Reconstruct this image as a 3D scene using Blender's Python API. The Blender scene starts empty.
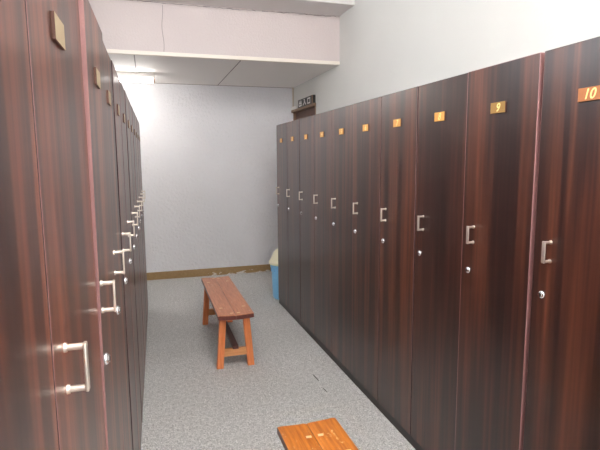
import bpy, bmesh, math, random
from mathutils import Vector, Matrix
random.seed(7)
sc = bpy.context.scene
C = sc.collection
PI = math.pi

# ------------------------------------------------------------------ camera
cam_d = bpy.data.cameras.new('camera'); cam = bpy.data.objects.new('camera', cam_d); C.objects.link(cam)
fwd = Vector((0.28919, 0.94829, -0.13082)); right = Vector((0.95619, -0.29264, -0.00753)); up = right.cross(fwd)
M = Matrix((right, up, -fwd)).transposed().to_4x4(); M.translation = Vector((-1.2324, 0, 1.4623))
cam.matrix_world = M
cam_d.sensor_width = 36; cam_d.lens = 494.67/600*36; cam_d.clip_start = 0.01
sc.camera = cam
# ------------------------------------------------------------------ world, light, exposure
w = bpy.data.worlds.new('world'); sc.world = w; w.use_nodes = True
w.node_tree.nodes['Background'].inputs[0].default_value = (0.80, 0.89, 1.0, 1)
w.node_tree.nodes['Background'].inputs[1].default_value = 1.0
sc.view_settings.view_transform = 'Standard'; sc.view_settings.look = 'None'
sc.view_settings.exposure = 2.02; sc.view_settings.gamma = 1; sc.view_settings.use_curve_mapping = False
sc.cycles.max_bounces = 10; sc.cycles.diffuse_bounces = 6
sc.cycles.use_denoising = True
def area(name, loc, rot, sx, sy, power, col):
    l = bpy.data.lights.new(name, 'AREA'); l.shape = 'RECTANGLE'; l.size = sx; l.size_y = sy; l.energy = power; l.color = col
    o = bpy.data.objects.new(name, l); C.objects.link(o); o.location = loc; o.rotation_euler = rot; return o
area('unseen_window_light', (-0.25, -3.15, 1.75), (PI/2, 0, PI), 1.5, 1.5, 1250, (0.98, 0.98, 1.0))  # main light, added outside an unseen window behind the viewpoint

area('added_side_light', (-2.20, 1.9, 2.50), (0, -PI/2, 0), .75, 3.4, 9, (1.0, .97, .93))  # added fill from the left to brighten the right wall

# ------------------------------------------------------------------ materials
def new_mat(name):
    m = bpy.data.materials.new(name); m.use_nodes = True
    nt = m.node_tree; return m, nt, nt.nodes['Principled BSDF']
def N(nt, t, **k):
    n = nt.nodes.new(t)
    for a, b in k.items(): setattr(n, a, b)
    return n
def ramp(nt, stops):
    r = N(nt, 'ShaderNodeValToRGB'); e = r.color_ramp.elements
    e[0].position, e[0].color = stops[0][0], (*stops[0][1], 1)
    e[1].position, e[1].color = stops[-1][0], (*stops[-1][1], 1)
    for p, c in stops[1:-1]:
        x = e.new(p); x.color = (*c, 1)
    return r
def coords(nt, scale, rnd=False, world=False):
    mp = N(nt, 'ShaderNodeMapping'); mp.inputs['Scale'].default_value = scale
    if world:
        g = N(nt, 'ShaderNodeNewGeometry'); src = g.outputs['Position']
    else:
        g = N(nt, 'ShaderNodeTexCoord'); src = g.outputs['Object']
    if rnd:
        oi = N(nt, 'ShaderNodeObjectInfo'); ml = N(nt, 'ShaderNodeMath', operation='MULTIPLY'); ml.inputs[1].default_value = 37.0
        nt.links.new(oi.outputs['Random'], ml.inputs[0])
        ad = N(nt, 'ShaderNodeVectorMath', operation='ADD'); nt.links.new(src, ad.inputs[0]); nt.links.new(ml.outputs[0], ad.inputs[1]); src = ad.outputs[0]
    nt.links.new(src, mp.inputs['Vector']); return mp.outputs[0]
def noise(nt, vec, scale, detail=4, rough=.5):
    n = N(nt, 'ShaderNodeTexNoise'); n.inputs['Scale'].default_value = scale; n.inputs['Detail'].default_value = detail; n.inputs['Roughness'].default_value = rough
    nt.links.new(vec, n.inputs['Vector']); return n.outputs['Fac']
def bump(nt, b, h, strength, dist):
    n = N(nt, 'ShaderNodeBump'); n.inputs['Strength'].default_value = strength; n.inputs['Distance'].default_value = dist
    nt.links.new(h, n.inputs['Height']); nt.links.new(n.outputs[0], b.inputs['Normal'])
def plain(name, col, rough=.5, metal=0, **k):
    m, nt, b = new_mat(name)
    b.inputs['Base Color'].default_value = (*col, 1); b.inputs['Roughness'].default_value = rough; b.inputs['Metallic'].default_value = metal
    for a, v in k.items(): b.inputs[a.replace('_', ' ')].default_value = v
    return m
def mixc(nt, fac, a, b, mode='MIX'):
    n = N(nt, 'ShaderNodeMix', data_type='RGBA', blend_type=mode)
    for i, v in ((0, fac), (6, a), (7, b)):
        if hasattr(v, 'links'): nt.links.new(v, n.inputs[i])
        elif i == 0: n.inputs[0].default_value = v
        else: n.inputs[i].default_value = (*v, 1)
    return n.outputs[2]
def veneer(name, stops=[(.36, (.020, .0075, .0062)), (.47, (.034, .0115, .0085)), (.58, (.075, .024, .0135)), (.70, (.125, .041, .021))]):
    m, nt, b = new_mat(name)
    wide = noise(nt, coords(nt, (1, 1, .035), True), 15, 3, .55)
    fine = noise(nt, coords(nt, (1, 1, .02), True), 60, 4, .6)
    r1 = ramp(nt, stops); nt.links.new(wide, r1.inputs[0])
    r2 = ramp(nt, [(.30, (.70, .66, .66)), (.62, (1.2, 1.12, 1.08))]); nt.links.new(fine, r2.inputs[0])
    c = mixc(nt, 1.0, r1.outputs[0], r2.outputs[0], 'MULTIPLY')
    nt.links.new(c, b.inputs['Base Color'])
    b.inputs['Roughness'].default_value = .38; b.inputs['IOR'].default_value = 1.5
    b.inputs['Coat Weight'].default_value = .45; b.inputs['Coat Roughness'].default_value = .26
    bump(nt, b, fine, .05, .001)
    return m
def wall_mat(name, col, scale=55, strength=.5, dist=.004):
    m, nt, b = new_mat(name)
    v = coords(nt, (1, 1, 1), world=True)
    a = noise(nt, v, scale, 5, .6); g = noise(nt, v, 1.3, 2, .5)
    r = ramp(nt, [(.35, tuple(x*.95 for x in col)), (.65, col)]); nt.links.new(g, r.inputs[0])
    nt.links.new(r.outputs[0], b.inputs['Base Color'])
    b.inputs['Roughness'].default_value = .75
    bump(nt, b, a, strength, dist)
    return m
M_ven = veneer('rosewood_veneer')
M_ven_lit = veneer('warm_lit_rosewood_veneer', [(.34, (.034, .011, .008)), (.46, (.060, .019, .012)), (.56, (.14, .041, .021)), (.68, (.23, .068, .034))])  # redder veneer copy: warm light on the left row put into the colour
M_body = plain('locker_carcass', (.018, .011, .010), .55)
M_edge = plain('door_edge_band', (.30, .15, .145), .35)
M_edge_dark = plain('door_edge_dark', (.030, .014, .015), .5)
M_plinth = plain('plinth_laminate', (.022, .012, .011), .45)
M_chrome = plain('satin_nickel', (.78, .69, .61), .36, .85)
M_key = plain('keyhole_dark', (.01, .01, .01), .4)
M_bright = plain('polished_chrome', (.86, .86, .88), .12, 1)
M_brass = plain('brass_plate', (.72, .36, .085), .42, .35)
M_brass_old = plain('aged_brass_plate', (.36, .20, .055), .42, .35)
M_copper = plain('copper_toned_brass_plate', (.42, .155, .055), .42, .35)
M_pale = plain('pale_brass_plate', (.46, .36, .22), .5, .3)
M_digit = plain('digit_gilt', (1.0, .78, .30), .4, .2)
M_platedge = plain('plate_edge', (.12, .05, .035), .6)
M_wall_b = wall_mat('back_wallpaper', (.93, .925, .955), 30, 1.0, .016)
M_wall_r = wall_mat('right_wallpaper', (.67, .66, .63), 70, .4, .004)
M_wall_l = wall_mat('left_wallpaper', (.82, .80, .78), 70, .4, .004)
M_beam = wall_mat('beam_wallpaper', (.68, .595, .58), 60, .6, .006)
M_soff = plain('soffit_board', (.93, .89, .86), .6)
M_soff2 = plain('upper_soffit_board', (.74, .70, .69), .6)
M_ceil = wall_mat('ceiling_board', (.84, .83, .81), 60, .2, .003)
M_trim = plain('cream_trim', (.86, .78, .70), .5)
M_seam = plain('seam_shadow_gap', (.30, .25, .24), .8)
M_bulbwhite = plain('lamp_enamel', (.85, .82, .78), .35)
M_orange = plain('lamp_socket', (.75, .48, .36), .5)

def floor_mat():
    m, nt, b = new_mat('grey_speckled_carpet')
    v = coords(nt, (1, 1, 1), world=True)
    f = noise(nt, v, 125, 4, .85); g = noise(nt, v, 38, 3, .6); h = noise(nt, v, 1.1, 3, .5)
    r = ramp(nt, [(.36, (.17, .17, .168)), (.49, (.62, .62, .615)), (.62, (1, .99, .975))]); nt.links.new(f, r.inputs[0])
    r2 = ramp(nt, [(.35, (.82, .82, .82)), (.65, (1.1, 1.1, 1.1))]); nt.links.new(g, r2.inputs[0])
    r3 = ramp(nt, [(.35, (.93, .93, .92)), (.65, (1.04, 1.04, 1.04))]); nt.links.new(h, r3.inputs[0])
    c = mixc(nt, 1, mixc(nt, 1, r.outputs[0], r2.outputs[0], 'MULTIPLY'), r3.outputs[0], 'MULTIPLY')
    nt.links.new(c, b.inputs['Base Color']); b.inputs['Roughness'].default_value = .95
    b.inputs['Specular IOR Level'].default_value = .15
    bump(nt, b, f, .5, .004)
    return m
M_floor = floor_mat()
def baseboard_mat():
    m, nt, b = new_mat('worn_brown_baseboard')
    v = coords(nt, (1, 1, 1), world=True)
    sx = N(nt, 'ShaderNodeSeparateXYZ'); nt.links.new(v, sx.inputs[0])
    n1 = noise(nt, coords(nt, (1, 1, 2.2), world=True), 9, 4, .65)
    g = noise(nt, v, 40, 3, .6)
    r = ramp(nt, [(.3, (.34, .21, .09)), (.7, (.43, .28, .13))]); nt.links.new(g, r.inputs[0])
    # flaked paint: only towards the bottom edge and the middle of the wall
    mz = N(nt, 'ShaderNodeMapRange'); mz.inputs[1].default_value = .0; mz.inputs[2].default_value = .075; mz.inputs[3].default_value = .16; mz.inputs[4].default_value = -.10
    nt.links.new(sx.outputs['Z'], mz.inputs[0])
    mx = N(nt, 'ShaderNodeMapRange'); mx.inputs[1].default_value = -.85; mx.inputs[2].default_value = -.55; mx.inputs[3].default_value = -.3; mx.inputs[4].default_value = 0
    nt.links.new(sx.outputs['X'], mx.inputs[0])
    a1 = N(nt, 'ShaderNodeMath', operation='ADD'); nt.links.new(n1, a1.inputs[0]); nt.links.new(mz.outputs[0], a1.inputs[1])
    a2 = N(nt, 'ShaderNodeMath', operation='ADD'); nt.links.new(a1.outputs[0], a2.inputs[0]); nt.links.new(mx.outputs[0], a2.inputs[1])
    st = ramp(nt, [(.64, (0, 0, 0)), (.66, (1, 1, 1))]); nt.links.new(a2.outputs[0], st.inputs[0])
    nt.links.new(mixc(nt, st.outputs[0], r.outputs[0], (.80, .76, .72)), b.inputs['Base Color'])
    b.inputs['Roughness'].default_value = .6
    return m
M_base = baseboard_mat()
def bench_mat(name, lo, hi, worn, wornth=.66, scale=(9, .8, 9)):
    m, nt, b = new_mat(name)
    g = noise(nt, coords(nt, scale), 9, 4, .6); w_ = noise(nt, coords(nt, (6, 3.5, 6)), 6, 7, .78)
    r = ramp(nt, [(.32, lo), (.68, hi)]); nt.links.new(g, r.inputs[0])
    s = ramp(nt, [(wornth-.02, (0, 0, 0)), (wornth+.03, (1, 1, 1))]); nt.links.new(w_, s.inputs[0])
    nt.links.new(mixc(nt, s.outputs[0], r.outputs[0], worn), b.inputs['Base Color'])
    b.inputs['Roughness'].default_value = .36
    bump(nt, b, g, .15, .002)
    return m
M_seat = bench_mat('bench_seat_redwood', (.52, .185, .09), (.72, .30, .16), (.85, .58, .42), .64)
M_seat_edge = bench_mat('bench_edge_dark_red', (.10, .022, .016), (.18, .045, .03), (.3, .1, .06), .8)
M_seat2 = bench_mat('bench_seat_orange', (.46, .12, .014), (.74, .25, .035), (.88, .58, .30), .62)
M_leg = bench_mat('bench_leg_orange', (.62, .165, .045), (.84, .29, .11), (.7, .35, .15), .8, (9, 9, .8))
M_rail = bench_mat('bench_rail_pale', (.62, .26, .09), (.78, .38, .17), (.8, .5, .3), .8, (.8, 9, 9))
M_dark = bench_mat('bench_stretcher_dark', (.075, .026, .022), (.14, .05, .04), (.2, .1, .08), .8)
M_peg = plain('peg_pale_wood', (.95, .72, .42), .5)
M_blue = plain('blue_plastic', (.26, .60, .93), .38)
M_cream = plain('cream_plastic', (.92, .87, .66), .4)
M_doorw = None
def brown_door():
    m, nt, b = new_mat('brown_wood_door')
    g = noise(nt, coords(nt, (14, 14, .7)), 4, 4, .6)
    r = ramp(nt, [(.3, (.085, .036, .02)), (.7, (.15, .07, .042))]); nt.links.new(g, r.inputs[0])
    nt.links.new(r.outputs[0], b.inputs['Base Color']); b.inputs['Roughness'].default_value = .5
    return m
M_doorw = brown_door()
M_frame = plain('door_frame_brown', (.26, .16, .10), .5)
M_signb = plain('sign_black', (.012, .010, .010), .4)
M_signw = plain('sign_white', (.9, .88, .86), .5)
M_signe = plain('sign_wood_edge', (.55, .30, .16), .5)
M_cond = plain('conduit_beige', (.72, .62, .50), .5)
M_glassw = plain('window_frame_alu', (.6, .6, .62), .4, .6)

# ------------------------------------------------------------------ mesh helpers
def box(bm, x0, x1, y0, y1, z0, z1, mi=0, bev=0):
    r = bmesh.ops.create_cube(bm, size=1)
    vs = r['verts']
    for v in vs:
        v.co = Vector(((x0+x1)/2+v.co.x*(x1-x0), (y0+y1)/2+v.co.y*(y1-y0), (z0+z1)/2+v.co.z*(z1-z0)))
    fs = {f for v in vs for f in v.link_faces}
    for f in fs: f.material_index = mi
    if bev:
        es = {e for v in vs for e in v.link_edges}
        g = bmesh.ops.bevel(bm, geom=list(es), offset=bev, segments=2, profile=.5, affect='EDGES')
        for f in g['faces']: f.material_index = mi
    return vs
def prism(bm, pts, axis, a, b, mi=0):
    # extrude polygon pts (2D) along axis from a to b
    def mk(p, t):
        return {'x': (t, p[0], p[1]), 'y': (p[0], t, p[1]), 'z': (p[0], p[1], t)}[axis]
    A = [bm.verts.new(mk(p, a)) for p in pts]; B = [bm.verts.new(mk(p, b)) for p in pts]
    n = len(pts); F = [bm.faces.new(A), bm.faces.new(B[::-1])]
    for i in range(n): F.append(bm.faces.new((A[i], B[i], B[(i+1) % n], A[(i+1) % n])))
    for f in F: f.material_index = mi
    bmesh.ops.recalc_face_normals(bm, faces=F)
    return A+B
def cyl(bm, p0, p1, r0, r1=None, seg=16, mi=0):
    r1 = r0 if r1 is None else r1
    p0, p1 = Vector(p0), Vector(p1); d = p1-p0
    q = d.to_track_quat('Z', 'Y').to_matrix().to_4x4(); q.translation = (p0+p1)/2
    r = bmesh.ops.create_cone(bm, cap_ends=True, segments=seg, radius1=r0, radius2=r1, depth=d.length, matrix=q)
    for f in {f for v in r['verts'] for f in v.link_faces}: f.material_index = mi
    return r['verts']
def lathe(bm, prof, seg=32, mi=0, center=(0, 0), sx=1, sy=1):
    rings = []
    for r, z in prof:
        rings.append([bm.verts.new((center[0]+sx*r*math.cos(2*PI*i/seg), center[1]+sy*r*math.sin(2*PI*i/seg), z)) for i in range(seg)] if r > 1e-6 else [bm.verts.new((center[0], center[1], z))])
    F = []
    for a, b in zip(rings, rings[1:]):
        for i in range(seg):
            j = (i+1) % seg
            if len(a) == 1 and len(b) == 1: continue
            if len(a) == 1: F.append(bm.faces.new((a[0], b[i], b[j])))
            elif len(b) == 1: F.append(bm.faces.new((a[i], b[0], a[j])))
            else: F.append(bm.faces.new((a[i], b[i], b[j], a[j])))
    for f in F: f.material_index = mi
    bmesh.ops.recalc_face_normals(bm, faces=F)
def obj(name, bm, mats, parent=None, loc=(0, 0, 0), smooth=False):
    me = bpy.data.meshes.new(name); bm.to_mesh(me); bm.free()
    for m in (mats if isinstance(mats, (list, tuple)) else [mats]): me.materials.append(m)
    if smooth:
        for p in me.polygons: p.use_smooth = True
        try: me.set_sharp_from_angle(angle=math.radians(40))
        except Exception: pass
    o = bpy.data.objects.new(name, me); C.objects.link(o); o.location = loc
    if parent: o.parent = parent
    return o
def B(): return bmesh.new()
def tag(o, label, cat, group=None):
    o['label'] = label; o['category'] = cat
    if group: o['group'] = group
def thing(name, label, cat, loc=(0, 0, 0), rz=0, group=None):
    o = bpy.data.objects.new(name, None); C.objects.link(o); o.location = loc; o.rotation_euler = (0, 0, rz)
    o.empty_display_size = .1
    tag(o, label, cat, group); return o
def struct(name, bm, m, parent=None):
    o = obj(name, bm, m, parent); o['kind'] = 'structure'; return o
def text_into(bm, s, size, place, mi, thick=.0006, shear=0.0):
    cu = bpy.data.curves.new('t', 'FONT'); cu.body = s; cu.size = size; cu.align_x = 'CENTER'; cu.align_y = 'CENTER'; cu.extrude = thick; cu.shear = shear; cu.offset = .0003
    o = bpy.data.objects.new('t', cu); C.objects.link(o)
    dg = bpy.context.evaluated_depsgraph_get(); me = bpy.data.meshes.new_from_object(o.evaluated_get(dg))
    ov = set(bm.verts); of = set(bm.faces)
    bm.from_mesh(me)
    for v in bm.verts:
        if v not in ov: v.co = place @ v.co
    for f in bm.faces:
        if f not in of: f.material_index = mi
    bpy.data.objects.remove(o); bpy.data.curves.remove(cu); bpy.data.meshes.remove(me)

# ------------------------------------------------------------------ structure
XL, XR, YF, YB, ZS, ZC = -2.02, .60, -3.0, 6.268, 2.377, 3.15
b = B(); box(b, XL-.1, XR+.1, YF-.1, YB+.1, -.1, 0); struct('floor', b, M_floor)
b = B(); box(b, XL-.1, XR+.1, YB, YB+.1, 0, ZS+.1); struct('wall_back', b, M_wall_b)
b = B(); box(b, XL-.1, XL, YF-.1, YB, 0, 2.1); box(b, XL-.1, XL, YF-.1, YB, 2.9, ZC); box(b, XL-.1, XL, YF-.1, .1, 2.1, 2.9); box(b, XL-.1, XL, 3.7, YB, 2.1, 2.9)
struct('wall_left', b, M_wall_l)
b = B()
for y in (.12, 1.3, 2.5, 3.68): box(b, XL-.07, XL-.03, y-.02, y+.02, 2.1, 2.9)
for z in (2.12, 2.88): box(b, XL-.07, XL-.03, .1, 3.7, z-.02, z+.02)
struct('added_window_2', b, M_glassw)  # unseen high window, added to let side light onto the right wall
# right wall with the doorway by the corner
DY0, DY1, DZ = 5.36, 6.262, 2.07
b = B(); box(b, XR, XR+.1, YF-.1, DY0, 0, ZC); box(b, XR, XR+.1, DY0, YB+.1, DZ, ZC); struct('wall_right', b, M_wall_r)
b = B()
wx0, wx1, wz0, wz1 = -1.0, .5, 1.0, 2.5
box(b, XL, wx0, YF-.1, YF, 0, ZC); box(b, wx1, XR, YF-.1, YF, 0, ZC); box(b, wx0, wx1, YF-.1, YF, 0, wz0); box(b, wx0, wx1, YF-.1, YF, wz1, ZC)
struct('wall_front', b, M_wall_l)
b = B()
for x in (wx0+.02, (wx0+wx1)/2, wx1-.02): box(b, x-.02, x+.02, YF-.07, YF-.03, wz0, wz1)
for z in (wz0+.02, wz1-.02): box(b, wx0, wx1, YF-.07, YF-.03, z-.02, z+.02)
struct('unseen_window_1', b, M_glassw)  # unseen window behind the viewpoint, placed to light the aisle
b = B(); box(b, XL-.1, XR+.1, YF-.1, 4.285, ZC, ZC+.1); struct('ceiling', b, M_ceil)
# stepped bulkheads at the far end
b = B(); box(b, XL, XR, 4.285, 4.65, 2.828, ZC); struct('trim_1', b, [M_soff2])
b = B(); box(b, XL, XR, 4.65, 4.78, ZS+.012, ZC); struct('trim_2', b, M_beam)
b = B(); box(b, XL, XR, 4.642, 4.68, ZS-.003, ZS+.03, bev=.003); struct('trim_3', b, M_trim)
b = B(); box(b, XL, XR, 4.70, YB, ZS, ZS+.012); struct('trim_4', b, M_soff)
# thin seams of the boards
b = B()
for x in (-1.30, -.364): box(b, x-.004, x+.004, 4.69, YB-.002, ZS-.0015, ZS+.001)
box(b, XL, XR, YB-.006, YB-.0005, ZS-.004, ZS+.001)
struct('trim_5', b, M_seam)
b = B()
# wandering crack along the wallpaper joint under the upper step, and the vertical joint
pts = []
for i in range(90):
    x = XL+(XR-XL)*i/89; pts.append((x, 2.819+random.uniform(-.004, .004)+.004*math.sin(x*3)))
for (x0, z0), (x1, z1) in zip(pts, pts[1:]):
    t = random.uniform(.0012, .004); prism(b, [(x0, z0-t), (x1, z1-t), (x1, z1+t), (x0, z0+t)], 'y', 4.6485, 4.651)
zz = [2.41+i*.028 for i in range(15)]
for z0, z1 in zip(zz, zz[1:]):
    o0, o1 = .006*math.sin(z0*21), .006*math.sin(z1*21)
    prism(b, [(-1.052+o0-.0022, z0), (-1.052+o0+.0022, z0), (-1.052+o1+.0022, z1), (-1.052+o1-.0022, z1)], 'y', 4.6485, 4.651)
struct('trim_6', b, M_seam)
b = B(); box(b, XL, XR-.001, YB-.012, YB-.0005, 0, .094, bev=.002); struct('baseboard_back', b, M_base)
b = B(); box(b, XR-.012, XR-.0005, YF, DY0-.05, 0, .088); struct('baseboard_right', b, M_base)
b = B(); box(b, XL+.0005, XL+.012, YF, YB-.013, 0, .088); struct('baseboard_left', b, M_base)
# door in the right wall, beside the corner
b = B(); box(b, XR+.03, XR+.07, DY0+.025, DY1-.02, .005, DZ-.002); d = struct('door_1', b, M_doorw)
b = B(); cyl(b, (XR+.03, DY0+.09, 1.0), (XR+.0, DY0+.09, 1.0), .009); cyl(b, (XR-.0, DY0+.08, 1.0), (XR-.0, DY0+.19, 1.0), .009)
obj('door_handle', b, M_bright, d)
b = B(); box(b, XR-.004, XR+.03, DY0, DY0+.024, 0, 2.06); box(b, XR-.004, XR+.03, DY1-.02, DY1-.001, 0, 2.06)
box(b, XR-.03, XR+.03, DY0-.004, DY1, 2.062, 2.092, bev=.002)
fr = obj('door_frame', b, M_frame, d)

# ------------------------------------------------------------------ lockers
W, H, D = .3841, 1.80, .50
ZH, ZL, ZP = 1.162, 1.0136, 1.644
def carcass(w, H=H):
    b = B(); h = w/2-.0012
    x0 = .022
    box(b, x0, D, -h, -h+.016, .0, H-.002); box(b, x0, D, h-.016, h, .0, H-.002)       # sides
    box(b, x0, D, -h+.016, h-.016, H-.020, H-.002); box(b, x0, D, -h+.016, h-.016, .058, .074)
    box(b, D-.008, D, -h+.016, h-.016, .074, H-.020)
    box(b, x0+.01, D-.01, -h+.016, h-.016, 1.50, 1.515)                               # hat shelf
    box(b, .003, x0-.0005, -h, h, .0, .046, 1)                            # plinth
    return b
def door_bm(w, H=H, gap=.003):
    # origin at the hinge edge, door runs towards +y
    b = B(); vs = box(b, 0, .020, 0, w-2*gap, .050, H, 0, .0020)
    for f in b.faces:
        n = f.normal; f.normal_update(); n = f.normal
        if abs(n.y) > .9 or abs(n.z) > .3: f.material_index = 1
        elif abs(n.y) > .3: f.material_index = 2
    return b
def handle_bm(k=1.0):
    # D-pull: flat grip on two round posts with rose collars
    b = B(); hh = .036
    for s in (-1, 1):
        zc = s*(hh-.0052)
        cyl(b, (0, 0, zc), (-.026, 0, zc), .0048, seg=16)
        cyl(b, (0, 0, zc), (-.004, 0, zc), .0072, .0066, seg=16)
    box(b, -.030, -.0245, -.0068, .0068, -hh, hh, bev=.002)
    return b
def lock_bm():
    b = B()
    lathe_pts = [(0, 0), (.0135, 0), (.0135, .0025), (.0118, .0055), (.0105, .0062), (.0098, .0045), (.0088, .0045), (.0088, .0088), (.0078, .0098), (0, .0098)]
    lathe(b, lathe_pts, 28)
    for v in b.verts: v.co = Vector((-v.co.z, v.co.x, v.co.y))
    box(b, -.0104, -.0095, -.0012, .0012, -.0048, .0048, 1)
    bmesh.ops.recalc_face_normals(b, faces=b.faces[:])
    return b
def plate_bm(digits):
    b = B(); box(b, -.0055, 0, -.039, .039, -.0195, .0195, 0, .0008)
    for f in b.faces:
        f.normal_update()
        if abs(f.normal.y) > .7 or abs(f.normal.z) > .7: f.material_index = 2
    if digits:
        P = Matrix(((0, 0, -1, -.0057), (-1, 0, 0, 0), (0, 1, 0, -.001), (0, 0, 0, 1)))
        text_into(b, digits, .042, P, 1, .0004, .25)
    return b
def locker(w, y, rz, x, label, group, digits, platem, ajar=0, lean=0, hz=ZH, lz=ZL, pz=ZP, hy=.075, ly=.050, py=0, proud=0, H=H, edge=M_edge_dark, ven=M_ven):
    t = thing('locker', label, 'locker', (x, y, 0), rz, group)
    obj('body', carcass(w, H), [M_body, M_plinth], t)
    gap = .003
    dr = obj('door', door_bm(w, H), [ven, edge, M_edge], t, (proud, -w/2+gap, 0))
    # hinge edge is local -y; free edge is local +y
    dr.rotation_euler = (0, lean, ajar)
    fe = w-gap                         # boundary on free side, door coords
    obj('handle', handle_bm(), M_chrome, dr, (0, fe-hy, hz), True)
    obj('lock', lock_bm(), [M_bright, M_key], dr, (0, fe-ly, lz), True)
    obj('number_plate', plate_bm(digits), [platem, M_digit, M_platedge], dr, (0, w/2-gap+py, pz))
    return t
Y1 = 4.806
ordn = ['first', 'second', 'third', 'fourth', 'fifth', 'sixth', 'seventh', 'eighth', 'ninth', 'tenth']
for i in range(10):
    n = i+1
    yc = Y1-W*(i+.5)
    if n == 1: lab = 'dark wood locker at the far end of the right row, next to the blue bin'
    elif n == 10: lab = 'dark wood locker with brass plate 10, nearest in the right row'
    elif n == 9: lab = 'dark wood locker with brass plate 9, right row, between plate 10 and plate 8'
    else: lab = 'dark wood locker with brass plate %d, %s from the right row far end' % (n, ordn[i])
    pm = M_copper if n == 10 else M_brass_old if n == 9 else M_brass
    g = .004 if n == 10 else 0
    locker(W-(.008 if n == 10 else 0), yc-g, 0, 0, lab, 'lockers of the right row', str(n), pm, ajar=random.uniform(0, .004), proud=-.005 if n == 9 else random.uniform(-.0035, 0), edge=M_edge if n == 9 else M_edge_dark)
# left row: faces the right one, turned by a degree
sl = .0158
def xl(y): return -1.352+sl*(y-1)
bounds = [.27, .66, 1.125]+[1.125+.387*k for k in range(1, 11)]
rz = PI-math.atan(sl)
names = ['dark wood locker cut by the left photo edge, nearest of the left row',
         'large foreground dark wood locker with pale plate and big handle, left row',
         'dark wood locker with pinkish proud door edge, just beyond the foreground left locker']
lj = [.0, .0, .0, .006, .009, .002, .007, .002, .005, .003, .005, .003]
for i, (y0, y1) in enumerate(zip(bounds, bounds[1:])):
    w_ = y1-y0; yc = (y0+y1)/2
    if i < 3: lab = names[i]
    elif i == 11: lab = 'dark wood locker at the far end of the left row'
    else: lab = 'dark wood left row locker, %s beyond the one with pink door edge' % ordn[i-3]
    hy, ly, py = (.075, .05, .045) if i == 1 else (.030, .042, .03)
    t = locker(w_, yc, rz, xl(yc), lab, 'lockers of the left row', '', M_pale, ajar=lj[i], lean=-.0060 if i == 2 else 0, proud=.0015 if i == 2 else 0, hz=1.172 if i == 1 else 1.163, lz=1.0136, pz=1.656, hy=hy, ly=ly, py=py, H=1.812, ven=M_ven_lit, edge=M_edge if i == 2 else M_edge_dark)

# ------------------------------------------------------------------ benches
def bench(x, y, rz, label, seatm, edgem, length=1.25, width=.262, h=.408, inset=.14, pegx=(.026, .084)):
    t = thing('wooden_bench', label, 'bench', (x, y, 0), rz, 'wooden benches in the aisle')
    L, Wd = length/2, width/2
    # each seat plank: shallow dished end, softened edges
    for s in (-1, 1):
        b = B()
        n = 8; pts = []
        for k in range(n+1):
            xx = s*(.0009+(Wd-.0009)*k/n); pts.append(xx)
        top = lambda xx: h-.004+.006*(abs(xx)/Wd)**2
        rows = []
        ends = [-L, -L+.006, L-.006, L]
        for e, yy in enumerate(ends):
            dz = .003 if e in (0, 3) else 0
            rows.append(([b.verts.new((xx, yy, top(xx)-dz-(.003 if k in (0, n) else 0))) for k, xx in enumerate(pts)],
                         [b.verts.new((xx, yy, top(xx)-.032)) for k, xx in enumerate(pts)]))
        F = []
        for (ta, ba), (tb, bb) in zip(rows, rows[1:]):
            for k in range(n):
                F.append(b.faces.new((ta[k], ta[k+1], tb[k+1], tb[k]))); F[-1].material_index = 0
                F.append(b.faces.new((ba[k], ba[k+1], bb[k+1], bb[k]))); F[-1].material_index = 1
            for k in (0, n):
                F.append(b.faces.new((ta[k], tb[k], bb[k], ba[k]))); F[-1].material_index = 1
        for ta, ba in (rows[0], rows[-1]):
            for k in range(n): F.append(b.faces.new((ta[k], ta[k+1], ba[k+1], ba[k]))); F[-1].material_index = 1
        bmesh.ops.recalc_face_normals(b, faces=F)
        pl = obj('seat_plank', b, [seatm, edgem], t)
        for sy in (-1, 1):
            for px in pegx:
                b = B()
                yy = sy*(L-inset+(-.10 if px > .05 else .035)); xx = s*px
                zt = top(xx)
                prism(b, [(xx-.011, yy-.006), (xx+.010, yy-.008), (xx+.012, yy+.006), (xx-.009, yy+.008)], 'z', zt-.003, zt+.0012)
                obj('peg', b, M_peg, pl)
    zu = h-.036+.0
    for sy in (-1, 1):
        yc = sy*(L-inset)
        for sx in (-1, 1):
            b = B()
            xt, xb = sx*.082, sx*(.133-.022)
            v = box(b, -.0235, .0235, -.020, .020, 0, 1, bev=0)
            for q in v:
                zf = q.co.z; q.co.x += xb+(xt-xb)*zf; q.co.y += yc; q.co.z = zf*(zu-.001)
            bmesh.ops.bevel(b, geom=b.edges[:], offset=.002, segments=1, affect='EDGES')
            obj('leg', b, M_leg, t)
        b = B(); box(b, -.058, .058, yc-.014, yc+.014, zu-.026, zu-.001, bev=.001); obj('apron', b, M_rail, t)
        xa, xz = .082, .076
        b = B(); prism(b, [(-xa, .083), (xa, .083), (xz, .138), (-xz, .138)], 'y', yc-.011, yc+.011); obj('cross_rail', b, M_rail, t)
    b = B(); box(b, -.021, .021, -(L-inset)-.03, (L-inset)+.03, .1385, .162, bev=.002); obj('stretcher', b, M_dark, t)
    return t
bench(-.692, 3.868, math.radians(-.3), 'reddish brown wooden bench standing whole in the middle of the aisle', M_seat, M_seat_edge, length=1.17, width=.248, inset=.088, pegx=(.024, .082))
bench(-.663, 1.80-.625, math.radians(0), 'glossy orange wooden bench cut by the bottom edge, worn seat', M_seat2, M_seat_edge, width=.245, pegx=(.024, .085))

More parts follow.
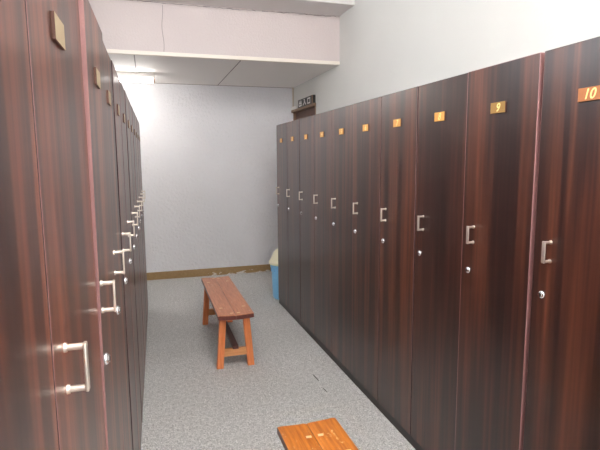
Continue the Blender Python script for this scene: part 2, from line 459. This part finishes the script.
# ------------------------------------------------------------------ bin past the end of the right row
t = thing('waste_bin', 'blue plastic waste bin with cream domed lid behind the far right locker', 'bin', (.108, 4.978, 0))
b = B(); lathe(b, [(0, .004), (.115, .004), (.122, .012), (.126, .03), (.138, .335), (.148, .338), (.150, .372), (.145, .374), (.137, .368), (.122, .03), (0, .03)], 40)
for k in range(14):
    a = 2*PI*k/14; c, s = math.cos(a), math.sin(a)
    m = Matrix.Rotation(a, 4, 'Z')
    v = box(b, .136, .147, -.003, .003, .300, .338)
    for q in v: q.co = m @ q.co
obj('bin_body', b, M_blue, t, smooth=True)
b = B(); lathe(b, [(0, .3735), (.158, .3735), (.164, .380), (.163, .402), (.148, .418), (.138, .44), (.118, .49), (.088, .525), (.045, .543), (0, .547)], 40)
obj('lid', b, M_cream, t, smooth=True)

# ------------------------------------------------------------------ sign, conduit, lamp
t = thing('door_sign', 'black sign with white characters over the corner door', 'sign', (XR-.018, 5.655, 2.134))
b = B(); box(b, -.018, .016, -.285, .28, -.044, .047, 0, .0015); box(b, -.0188, .0162, -.2775, -.262, -.0435, .0465, 1); obj('panel', b, [M_signb, M_signe], t)
def stroke(b, cy, pts, th=.0072):
    # pts in sign coordinates: u to the reader's right (towards -y), v up
    for (u0, v0), (u1, v1) in zip(pts, pts[1:]):
        d = Vector((u1-u0, v1-v0)); n = Vector((-d.y, d.x)).normalized()*th; e = d.normalized()*th*.6
        q = [(u0+n.x-e.x, v0+n.y-e.y), (u1+n.x+e.x, v1+n.y+e.y), (u1-n.x+e.x, v1-n.y+e.y), (u0-n.x-e.x, v0-n.y-e.y)]
        prism(b, [(-(cy+u), v) for u, v in q], 'x', -.0192, -.0178)
Sx, Sz = .055, .031
def G(cy, lines):
    b = B()
    for l in lines: stroke(b, cy, [(u*Sx, v*Sz) for u, v in l])
    obj('character', b, M_signw, t)
G(-.185, [[(0, 1), (0, -.9)], [(-.7, .8), (-.7, .1), (.7, .1), (.7, .8)], [(-.9, -.1), (-.9, -.9), (.9, -.9), (.9, -.1)]])   # 出
G(-.02, [[(-.35, .95), (.05, .8), (.1, .4), (.4, -.3), (1, -.95)], [(.08, .4), (-.3, -.4), (-1, -.95)]])                    # 入
G(.145, [[(-.8, .8), (-.8, -.9), (.8, -.9), (.8, .8), (-.8, .8)]])                                                             # 口
t = thing('conduit', 'thin beige conduit with a small white box in the far corner', 'conduit', (XR, YB, 2.1))
b = B(); cyl(b, (-.012, -.035, .03), (-.012, -.035, ZS-2.1-.001), .007, seg=10); obj('pipe', b, M_cond, t, smooth=True)
b = B(); box(b, -.034, -.001, -.16, -.01, -.007, .030, bev=.004); obj('junction_box', b, M_bulbwhite, t)

def tube_lamp(name, x0, x1, y, z, label, power_e):
    t = thing('ceiling_lamp', label, 'lamp', ((x0+x1)/2, y, z))
    L = (x1-x0)/2
    b = B(); prism(b, [(-.085, -.0005), (.085, -.0005), (.080, -.010), (.028, -.052), (-.028, -.052), (-.080, -.010)], 'x', -L, L); obj('housing', b, M_bulbwhite, t)
    for s in (-1, 1):
        b = B(); box(b, s*(L-.012)-.010, s*(L-.012)+.010, -.018, .018, -.098, -.0525, bev=.003); obj('socket', b, M_orange, t)
    m = bpy.data.materials.new('lamp_tube_glow'); m.use_nodes = True; bs = m.node_tree.nodes['Principled BSDF']
    bs.inputs['Emission Color'].default_value = (1, .97, .93, 1); bs.inputs['Emission Strength'].default_value = power_e
    b = B(); cyl(b, (-L+.024, 0, -.076), (L-.024, 0, -.076), .017, seg=20); obj('tube', b, m, t, smooth=True)
    return t
tube_lamp('far', -1.95, -1.115, 5.62, ZS, 'white tube lamp glowing on the far low ceiling above the left lockers', 10.5)
for j, (x, y) in enumerate(((-.7, .6), (-.7, -1.4))):  # out-of-view lamps added to light the aisle
    tube_lamp('near', x-.6, x+.6, y, ZC, ('unseen white ceiling tube lamp added above the aisle between the lockers', 'unseen white ceiling tube lamp added behind the viewpoint near the unseen window')[j], 56)

# dark cuts in the carpet, drawn as thin strips
def slit(pts, z, label):
    b = B(); prism(b, pts, 'z', .0005, z); o = obj('carpet_slit', b, M_key); tag(o, label, 'slit', 'dark cuts in the carpet')
slit([(-.216, 3.055), (-.209, 3.058), (-.205, 2.965), (-.210, 2.963)], .0025, 'longer thin dark scrap in the grey carpet by the right lockers')
slit([(-.219, 2.845), (-.213, 2.846), (-.207, 2.800), (-.211, 2.798)], .0020, 'shorter thin dark scrap in the carpet, nearer than the longer scrap')
